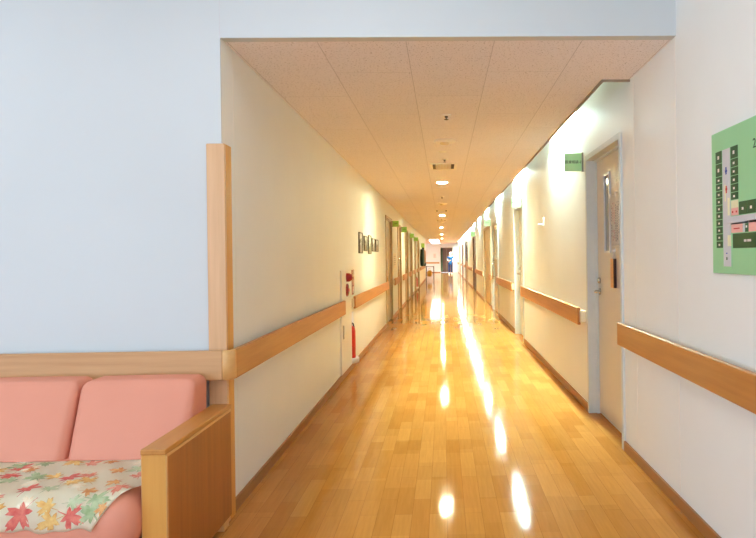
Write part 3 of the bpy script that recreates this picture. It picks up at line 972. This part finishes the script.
t = thing('wall_hook', 'small white bracket on the right wall between the first two doors', 'hook', (XR, 7.28, 1.59))
bm = bmesh.new(); box(bm, XR-.008, XR, 7.28, 7.34, 1.59, 1.69, bev=.002, seg=1); link('plate', bm, 'white', t)
bm = bmesh.new(); tube(bm, [(XR-.006, 7.31, 1.61), (XR-.04, 7.31, 1.61), (XR-.045, 7.38, 1.61), (XR-.04, 7.42, 1.62)], .008, 8); link('arm', bm, 'white', t)

t = thing('notice', 'small white notice on the left wall beyond the nearest sliding door', 'notice', (XL, 14.1, 1.02))
bm = bmesh.new(); box(bm, XL, XL+.01, 13.4, 14.15, 1.03, 1.34); link('board', bm, 'paper', t)
bm = bmesh.new()
for k in range(5): box(bm, XL+.01, XL+.0115, 13.48, 13.88+.05*(k % 3), 1.09+.045*k, 1.105+.045*k)
link('lettering', bm, 'greyink', t)

# ------------------------------------------------------------------ ceiling fittings
def downlight(x, y, label):
    t = thing('downlight', label, 'downlight', (x, y, ZC-.006), 'round recessed downlights of the corridor ceiling')
    bm = bmesh.new(); lathe(bm, [(.068, -.004), (.070, -.008), (.088, -.006), (.092, 0), (.068, 0)], (x, y, ZC), n=32)
    link('trim_ring', bm, 'white', t)
    bm = bmesh.new(); lathe(bm, [(0, -.005), (.067, -.005), (.067, -.001), (0, -.001)], (x, y, ZC), n=28)
    link('lamp_disc', bm, 'lamp', t)
    return t
d0 = downlight(-.012, 9.13, 'nearest lit downlight in the corridor ceiling')
dup(d0, (-.02, 7.2, 0), 'second lit downlight from the camera in the corridor ceiling')
dup(d0, (-.06, 14.0, 0), 'third lit downlight from the camera in the corridor ceiling')
dup(d0, (-.08, 21.0, 0), 'fourth lit downlight from the camera in the corridor ceiling')
dup(d0, (-.09, 27.8, 0), 'fifth lit downlight in the corridor ceiling, above the cart')
dup(d0, (-.09, 35.0, 0), 'farthest lit downlight, in the hall ceiling before the person')

def sprinkler(x, y, label):
    t = thing('sprinkler', label, 'sprinkler', (x, y, ZC-.03), 'ceiling sprinklers')
    bm = bmesh.new(); lathe(bm, [(0, .003), (.036, .003), (.036, 0), (.034, -.006), (.014, -.009)], (x, y, ZC), n=20); link('escutcheon', bm, 'white', t)
    bm = bmesh.new(); lathe(bm, [(0, 0), (.014, 0), (.012, -.018), (.004, -.02), (.004, -.03), (.016, -.031), (.016, -.034), (0, -.034)], (x, y, ZC), n=14); link('nozzle', bm, 'slot', t)
    return t
s0 = sprinkler(.032, 4.81, 'nearest ceiling sprinkler, dark dot in the corridor ceiling')
dup(s0, (-.01, 2.15, 0), 'ceiling sprinkler just before the air vent')
dup(s0, (-.05, 6.5, 0), 'ceiling sprinkler beyond the nearest lit downlight')
dup(s0, (-.08, 13.2, 0), 'ceiling sprinkler beyond the second lit downlight')
def detector(x, y, label):
    t = thing('smoke_detector', label, 'smoke detector', (x, y, ZC-.03), 'round smoke detectors on the ceiling')
    bm = bmesh.new(); lathe(bm, [(0, 0), (.10, 0), (.10, -.008), (.082, -.016), (.05, -.02), (0, -.022)], (x, y, ZC), n=32); link('base', bm, 'ventw', t)
    bm = bmesh.new(); lathe(bm, [(.045, -.020), (.04, -.032), (0, -.034)], (x, y, ZC), n=24); link('sensor', bm, 'cream', t)
    return t
k0 = detector(.02, 5.87, 'nearest round white smoke detector on the corridor ceiling')
dup(k0, (-.04, 6.9, 0), 'round white smoke detector between the first two lit downlights')
dup(k0, (-.08, 13.6, 0), 'round white smoke detector between the second and third lit downlights')
t = thing('speaker_disc', 'small round white disc on the ceiling between smoke detector and vent', 'ceiling disc', (.0, 6.45, ZC-.01))
bm = bmesh.new(); lathe(bm, [(0, -.009), (.03, -.009), (.04, -.004), (.042, 0), (0, 0)], (.0, 6.47, ZC), n=24); link('cover', bm, 'ventw', t)
def vent(x, y, label, l=.25, w=.155):
    t = thing('air_vent', label, 'air vent', (x, y, ZC-.012), 'rectangular air vents of the corridor ceiling')
    bm = bmesh.new(); a = .03
    for q in ((x-w, x-w+a, y-l, y+l), (x+w-a, x+w, y-l, y+l), (x-w+a, x+w-a, y-l, y-l+a), (x-w+a, x+w-a, y+l-a, y+l)):
        box(bm, *q, ZC-.012, ZC)
    link('frame', bm, 'ventw', t)
    bm = bmesh.new(); box(bm, x-w+a, x+w-a, y-l+a, y+l-a, ZC-.002, ZC-.0005); link('backing', bm, 'cream', t)
    for sx in (-1, 1):
        bm = bmesh.new(); box(bm, x+sx*(w-a), x+sx*(w-a-.035), y-l+a, y+l-a, ZC-.004, ZC-.0021); link('end_slot', bm, 'slot', t)
    for k in range(5):
        xx = x-w+a+.055+(2*w-2*a-.11)*k/4
        bm = bmesh.new()
        vs = [bm.verts.new(p) for p in ((xx-.014, y-l+a, ZC-.003), (xx+.014, y-l+a, ZC-.010), (xx+.014, y+l-a, ZC-.010), (xx-.014, y+l-a, ZC-.003))]
        bm.faces.new(vs); bmesh.ops.solidify(bm, geom=bm.faces[:], thickness=.002)
        link('slat', bm, 'ventw', t)
    return t
v0 = vent(.008, 7.5, 'nearest rectangular air vent, before the nearest lit downlight')
dup(v0, (-.05, 7.2, 0), 'rectangular air vent just before the second lit downlight')
dup(v0, (-.07, 11.1, 0), 'rectangular air vent just before the third lit downlight')

def cove_lamp(y, label):
    t = thing('cove_lamp', label, 'lamp', (1.105, y, 2.5), 'fluorescent lamps hidden in the cove above the right wall')
    bm = bmesh.new(); box(bm, 1.085, 1.14, y-.66, y+.66, 2.54, 2.60); link('housing', bm, 'white', t)
    bm = bmesh.new(); tube(bm, [(1.121, y-.62, 2.50), (1.121, y+.62, 2.50)], .016, 12); link('tube', bm, 'tube', t)
    bm = bmesh.new()
    for yy in (y-.635, y+.635): box(bm, 1.103, 1.139, yy-.015, yy+.015, 2.48, 2.54)
    link('holder', bm, 'white', t)
    return t
c0 = cove_lamp(6.1, 'fluorescent tube in the right cove above the nearest door')
names = ['second', 'third', 'fourth', 'fifth', 'sixth', 'seventh', 'eighth', 'ninth', 'tenth', 'eleventh', 'twelfth', 'thirteenth']
for i in range(12):
    dup(c0, (0, 3.6*(i+1), 0), names[i]+' fluorescent tube from the camera in the right wall cove')

def fill_panel(x, y, label):  # unseen lobby panels, added to brighten the right wall and the header
    t = thing('added_fill_light', label, 'added fill light', (x, y, ZL-.05), 'added fill panels under the lobby ceiling')
    bm = bmesh.new(); box(bm, x-.62, x+.62, y-.17, y+.17, ZL-.03, ZL, bev=.004, seg=1); link('housing', bm, 'white', t)
    bm = bmesh.new(); box(bm, x-.59, x+.59, y-.14, y+.14, ZL-.036, ZL-.0305); link('diffuser', bm, 'hall', t)
    return t
p0 = fill_panel(-.4, 2.1, 'added fill panel under the lobby ceiling, above and out of sight')
for i, (dx, dy) in enumerate(((0, -2.2), (-2.4, 0), (-2.4, -2.2))):
    dup(p0, (dx, dy, 0))

for hx, hy, which in ((-.6, 39.5, 'nearest added fill panel in the far hall ceiling, straight beyond the downlights'), (-.6, 42.5, 'second added fill panel in the far hall ceiling in the corridor line'),
                      (-.6, 45.5, 'third added fill panel in the far hall ceiling, just before the person'), (-.6, 48.5, 'added fill panel of the far hall ceiling closest to the end wall'),
                      (-3.6, 42.5, 'added fill panel off to the left in the far hall, nearer one'), (-3.6, 47.5, 'added fill panel off to the left in the far hall, near the end wall')):
    t = thing('added_fill_light', which, 'added fill light', (hx, hy, ZC-.02), 'added fill panels of the far hall ceiling')  # emitting panels added so that the far hall comes out bright
    bm = bmesh.new(); box(bm, hx-.32, hx+.32, hy-.62, hy+.62, ZC-.016, ZC); link('housing', bm, 'white', t)
    bm = bmesh.new(); box(bm, hx-.29, hx+.29, hy-.59, hy+.59, ZC-.02, ZC-.0165); link('diffuser', bm, 'farfill', t)

# ------------------------------------------------------------------ far end: cart, bag, clothes, person
ct = thing('service_cart', 'small metal cart parked against the left wall near the far end', 'cart', (-.8, 34.9, 0))
X0, X1, Y0, Y1 = -.97, -.56, 34.6, 35.25
bm = bmesh.new()
for x in (X0, X1):
    for y in (Y0, Y1): tube(bm, [(x, y, .09), (x, y, .76)], .019, 8)
for z in (.74,):
    tube(bm, [(X0, Y0, z), (X1, Y0, z), (X1, Y1, z), (X0, Y1, z), (X0, Y0, z)], .012, 8)
link('frame', bm, 'slot', ct)
for z in (.18, .66):
    bm = bmesh.new(); box(bm, X0, X1, Y0, Y1, z, z+.02); link('shelf', bm, 'alu', ct)
for x in (X0, X1):
    for y in (Y0, Y1):
        bm = bmesh.new(); tube(bm, [(x-.014, y, .045), (x+.014, y, .045)], .045, 14); box(bm, x-.02, x+.02, y-.02, y+.02, .045, .10); link('caster', bm, 'black', ct)
bm = bmesh.new(); soft(bm, -.90, -.68, 34.70, 35.10, .2, .52, .07, n=12, puff=(.02, .02, .02))
t = thing('bag', 'yellow bag sitting on the lower shelf of the cart', 'bag', (-.8, 34.9, .2)); link('sack', bm, 'yellow', t)
bm = bmesh.new(); tube(bm, [(-.86, 34.9, .57), (-.83, 34.9, .63), (-.78, 34.9, .63), (-.75, 34.9, .57)], .012, 8); link('handle', bm, 'yellow', t)

def garment(y, mat, z0, z1, w, d, label, name):
    t = thing(name, label, 'clothes', (XL, y, z0), 'clothes hanging on the left wall')
    bm = bmesh.new(); soft(bm, XL+.02, XL+.02+d, y-w/2, y+w/2, z0, z1, min(d, w)*.45, n=12, puff=(.02, .02, 0),
                           fn=lambda q: (q.x+.012*math.sin(q.y*30), y+(q.y-y)*(1.0-.35*max(0, (q.z-z0)/(z1-z0)-.6)/.4), q.z))
    link('garment', bm, mat, t)
    bm = bmesh.new(); tube(bm, [(XL, y, z1-.04), (XL+.03, y, z1-.02), (XL+.03+d/2, y, z1-.03)], .012, 8); link('hook', bm, 'steel', t)
    return t
garment(28.9, 'teal', .85, 1.62, .7, .14, 'dark teal garment hanging on the left wall beyond the last left door', 'hanging_coat')
garment(30.1, 'brown', .95, 1.60, .7, .17, 'brown garment hanging on the left wall, beyond the dark teal one', 'hanging_coat')
bm = bmesh.new(); soft(bm, XL+.01, XL+.19, 30.75, 31.1, .83, 1.05, .05, n=10, puff=(.01, 0, .01))
t = thing('shoulder_bag', 'small black bag hanging low on the left wall before the farthest green sign', 'bag', (XL, 30.9, .83)); link('pouch', bm, 'black', t)
bm = bmesh.new(); tube(bm, [(XL+.08, 30.8, 1.03), (XL+.03, 30.92, 1.35), (XL+.08, 31.05, 1.03)], .01, 8); link('strap', bm, 'black', t)
t = thing('wall_poster', 'pale poster on the far end wall left of the dark doorway', 'poster', (-.7, YE, 1.15))
bm = bmesh.new(); box(bm, -.86, -.60, YE-.008, YE, 1.16, 1.56); link('sheet', bm, 'paper', t)
bm = bmesh.new()
for k in range(6): box(bm, -.83, -.64-.03*(k % 2), YE-.0095, YE-.008, 1.21+.052*k, 1.235+.052*k)
link('lettering', bm, 'pinkink', t)

def skin_mesh(name, joints, edges, mat, parent, sub=2, root=0, extra=None):
    me = bpy.data.meshes.new(name); me.from_pydata([j[0] for j in joints], edges, [])
    ob = bpy.data.objects.new(name, me); COL.objects.link(ob)
    ob.modifiers.new('s', 'SKIN').use_smooth_shade = True
    sd = ob.modifiers.new('d', 'SUBSURF'); sd.levels = sd.render_levels = sub
    for i, j in enumerate(joints):
        v = me.skin_vertices[0].data[i]
        v.radius = (j[1], j[1]) if not isinstance(j[1], tuple) else j[1]; v.use_root = (i == root)
    bpy.context.view_layer.update()
    dg = bpy.context.evaluated_depsgraph_get()
    m2 = bpy.data.meshes.new_from_object(ob.evaluated_get(dg))
    bpy.data.objects.remove(ob); bpy.data.meshes.remove(me)
    bm = bmesh.new(); bm.from_mesh(m2); bpy.data.meshes.remove(m2)
    for f in bm.faces: f.smooth = True; f.material_index = 0
    if extra: extra(bm)
    return link(name, bm, mat, parent)

PX, PY = .46, 46.0
person = thing('person', 'person in blue top, navy trousers and white cap standing before the dark doorway', 'person', (PX, PY, 0))
def P(x, y, z): return (PX+x, PY+y, z)
# facing the camera (towards -y); the far forearm lies across the waist
J = [(P(0, 0, .86), .105), (P(0, 0, 1.02), .095), (P(0, 0, 1.17), .115), (P(0, .01, 1.29), .085), (P(0, .0, 1.345), .045), (P(0, -.01, 1.40), .055),
     (P(0, -.012, 1.475), .082), (P(0, -.01, 1.55), .055),
     (P(-.155, .01, 1.265), .05), (P(-.205, .03, 1.03), .038), (P(-.11, -.14, .98), .03), (P(-.03, -.17, 1.0), .026),
     (P(.155, .01, 1.265), .05), (P(.195, .02, 1.03), .038), (P(.20, -.05, .82), .029), (P(.20, -.06, .76), .026),
     (P(-.085, 0, .80), .085), (P(-.09, -.02, .45), .055), (P(-.09, .01, .09), .038), (P(-.09, -.09, .04), .034),
     (P(.085, 0, .80), .085), (P(.09, .01, .45), .055), (P(.095, .03, .09), .038), (P(.095, -.07, .04), .034)]
E = [(0, 1), (1, 2), (2, 3), (3, 4), (4, 5), (5, 6), (6, 7), (3, 8), (8, 9), (9, 10), (10, 11), (3, 12), (12, 13), (13, 14), (14, 15),
     (0, 16), (16, 17), (17, 18), (18, 19), (0, 20), (20, 21), (21, 22), (22, 23)]
def finger_chains(bm):
    def chain(pts, rs): tube(bm, pts, rs, 8)
    for k in range(4):     # right-hand side hand hangs, fingers slightly curled
        o = -.03+.02*k; l = [.065, .078, .072, .055][k]
        chain([P(.20, -.06+o, .755), P(.197, -.065+o, .755-.03-l*.4), P(.188, -.068+o, .725-l)], [.010, .009, .006])
    chain([P(.195, -.085, .775), P(.185, -.115, .75), P(.182, -.12, .715)], [.011, .009, .007])
    for k in range(4):     # the other hand lies across the waist
        o = .028-.019*k; l = [.06, .075, .07, .055][k]
        chain([P(-.04, -.165, 1.0+o), P(-.0+l*.2, -.178, 1.0+o), P(.03+l*.5, -.165, .998+o)], [.010, .009, .006])
    chain([P(-.06, -.165, 1.02), P(-.035, -.18, 1.045), P(-.01, -.18, 1.055)], [.011, .009, .007])
    # face
    ball(bm, P(0, -.097, 1.465), .014, (.8, 1.2, 1.3), 0, 10)
    for s in (-1, 1):
        ball(bm, P(s*.03, -.078, 1.487), .012, (1.2, .8, .8), 1, 10); ball(bm, P(s*.03, -.087, 1.487), .006, (1, .7, 1), 2, 8)
        ball(bm, P(s*.083, -.005, 1.475), .024, (.35, .7, 1), 0, 10)
    ball(bm, P(0, -.083, 1.43), .02, (1.1, .5, .28), 3, 10)
skin_mesh('body', J, E, ['skin', 'white', 'hair', 'lred'], person, 2, 0, finger_chains)
T = [(P(0, 0, .84), .13), (P(0, 0, 1.02), .118), (P(0, 0, 1.17), .135), (P(0, .01, 1.275), .098), (P(-.155, .01, 1.265), .066), (P(-.19, .022, 1.12), .06), (P(.155, .01, 1.265), .066), (P(.186, .016, 1.12), .058), (P(0, 0, .74), .135)]
skin_mesh('tunic', T, [(0, 1), (1, 2), (2, 3), (3, 4), (4, 5), (3, 6), (6, 7), (0, 8)], 'blue', person, 2)
sl = skin_mesh('undershirt_sleeve', [(P(-.188, .02, 1.14), .05), (P(-.205, .03, 1.03), .047), (P(-.12, -.13, .982), .038)], [(0, 1), (1, 2)], 'whitecloth', person, 2)
skin_mesh('undershirt_sleeve', [(P(.184, .015, 1.14), .05), (P(.195, .02, 1.03), .046), (P(.20, -.045, .84), .036)], [(0, 1), (1, 2)], 'whitecloth', person, 2)
TR = [(P(0, 0, .84), .118), (P(-.085, 0, .78), .096), (P(-.09, -.02, .45), .072), (P(-.09, .01, .11), .062), (P(.085, 0, .78), .096), (P(.09, .01, .45), .072), (P(.095, .03, .11), .062)]
skin_mesh('trousers', TR, [(0, 1), (1, 2), (2, 3), (0, 4), (4, 5), (5, 6)], 'navy', person, 2)
for x, y in ((-.09, -.04), (.095, -.02)):
    bm = bmesh.new(); soft(bm, PX+x-.048, PX+x+.048, PY+y-.12, PY+y+.10, 0, .095, .04, n=12, fn=lambda q: (q.x, q.y, q.z*(1-.35*max(0, (PY+y-.02-q.y)/.12))))
    link('shoe', bm, 'whitecloth', person)
bm = bmesh.new(); lathe(bm, [(0, 1.60), (.05, 1.592), (.085, 1.565), (.098, 1.53), (.098, 1.512), (.09, 1.512)], (PX, PY+.002, 0), n=24)
link('cap', bm, 'whitecloth', person)
bm = bmesh.new(); ball(bm, P(0, .02, 1.49), .088, (1.0, .95, 1.05), 0, 16); link('hair', bm, 'hair', person)
bm = bmesh.new()
lathe(bm, [(.0, -.002), (.03, 0), (.052, .014), (.07, .04)], P(0, -.112, 1.432), (0, 1, .1), 20)
bmesh.ops.solidify(bm, geom=bm.faces[:], thickness=.002)
link('face_mask', bm, 'whitecloth', person)

# ------------------------------------------------------------------ light: the sky outside the windows
w = bpy.data.worlds.new('World'); SC.world = w; w.use_nodes = True
bg = w.node_tree.nodes['Background']; bg.inputs[0].default_value = (*lin(SKY_RGB), 1); bg.inputs[1].default_value = SKY_STR
def portal(name, loc, rot, sx, sy):
    l = bpy.data.lights.new(name, 'AREA'); l.shape = 'RECTANGLE'; l.size = sx; l.size_y = sy
    l.cycles.is_portal = True
    o = bpy.data.objects.new(name, l); COL.objects.link(o); o.location = loc; o.rotation_euler = rot
portal('lobby_daylight', ((WX0+WX1)/2, -4.25, (WZ0+WZ1)/2), (PI/2, 0, 0), WX1-WX0, WZ1-WZ0)
portal('lobby_side_daylight', (-5.39, (LY0+LY1)/2, (WZ0+WZ1)/2), (PI/2, 0, -PI/2), LY1-LY0, WZ1-WZ0)
portal('hall_daylight', (-7.40, (HY0+HY1)/2, 1.32), (PI/2, 0, -PI/2), HY1-HY0, 1.85)

# ------------------------------------------------------------------ camera
cd = bpy.data.cameras.new('camera'); cam = bpy.data.objects.new('camera', cd); COL.objects.link(cam); SC.camera = cam
cd.sensor_fit = 'HORIZONTAL'; cd.sensor_width = 36; cd.lens = 36*640/756
cd.shift_x = (378-459.47)/756; cd.shift_y = (256.76-269)/756
cd.clip_start = .02; cd.clip_end = 300
yaw, roll = .0243, .0132
fw = Vector((math.sin(yaw), math.cos(yaw), 0)); rt0 = Vector((math.cos(yaw), -math.sin(yaw), 0)); up0 = Vector((0, 0, 1))
rt = math.cos(roll)*rt0-math.sin(roll)*up0; up = math.sin(roll)*rt0+math.cos(roll)*up0
cam.matrix_world = Matrix(((rt.x, up.x, -fw.x, 0), (rt.y, up.y, -fw.y, 0), (rt.z, up.z, -fw.z, 1.25), (0, 0, 0, 1)))

vs = SC.view_settings
SC.display_settings.display_device = 'sRGB'
vs.view_transform = 'Standard'; vs.look = 'None'; vs.exposure = 1.5; vs.gamma = 1; vs.use_curve_mapping = False
cy = SC.cycles
cy.use_denoising = True
cy.max_bounces = 10; cy.diffuse_bounces = 6; cy.glossy_bounces = 4; cy.transparent_max_bounces = 8
cy.sample_clamp_indirect = 4
cy.caustics_reflective = False; cy.caustics_refractive = False
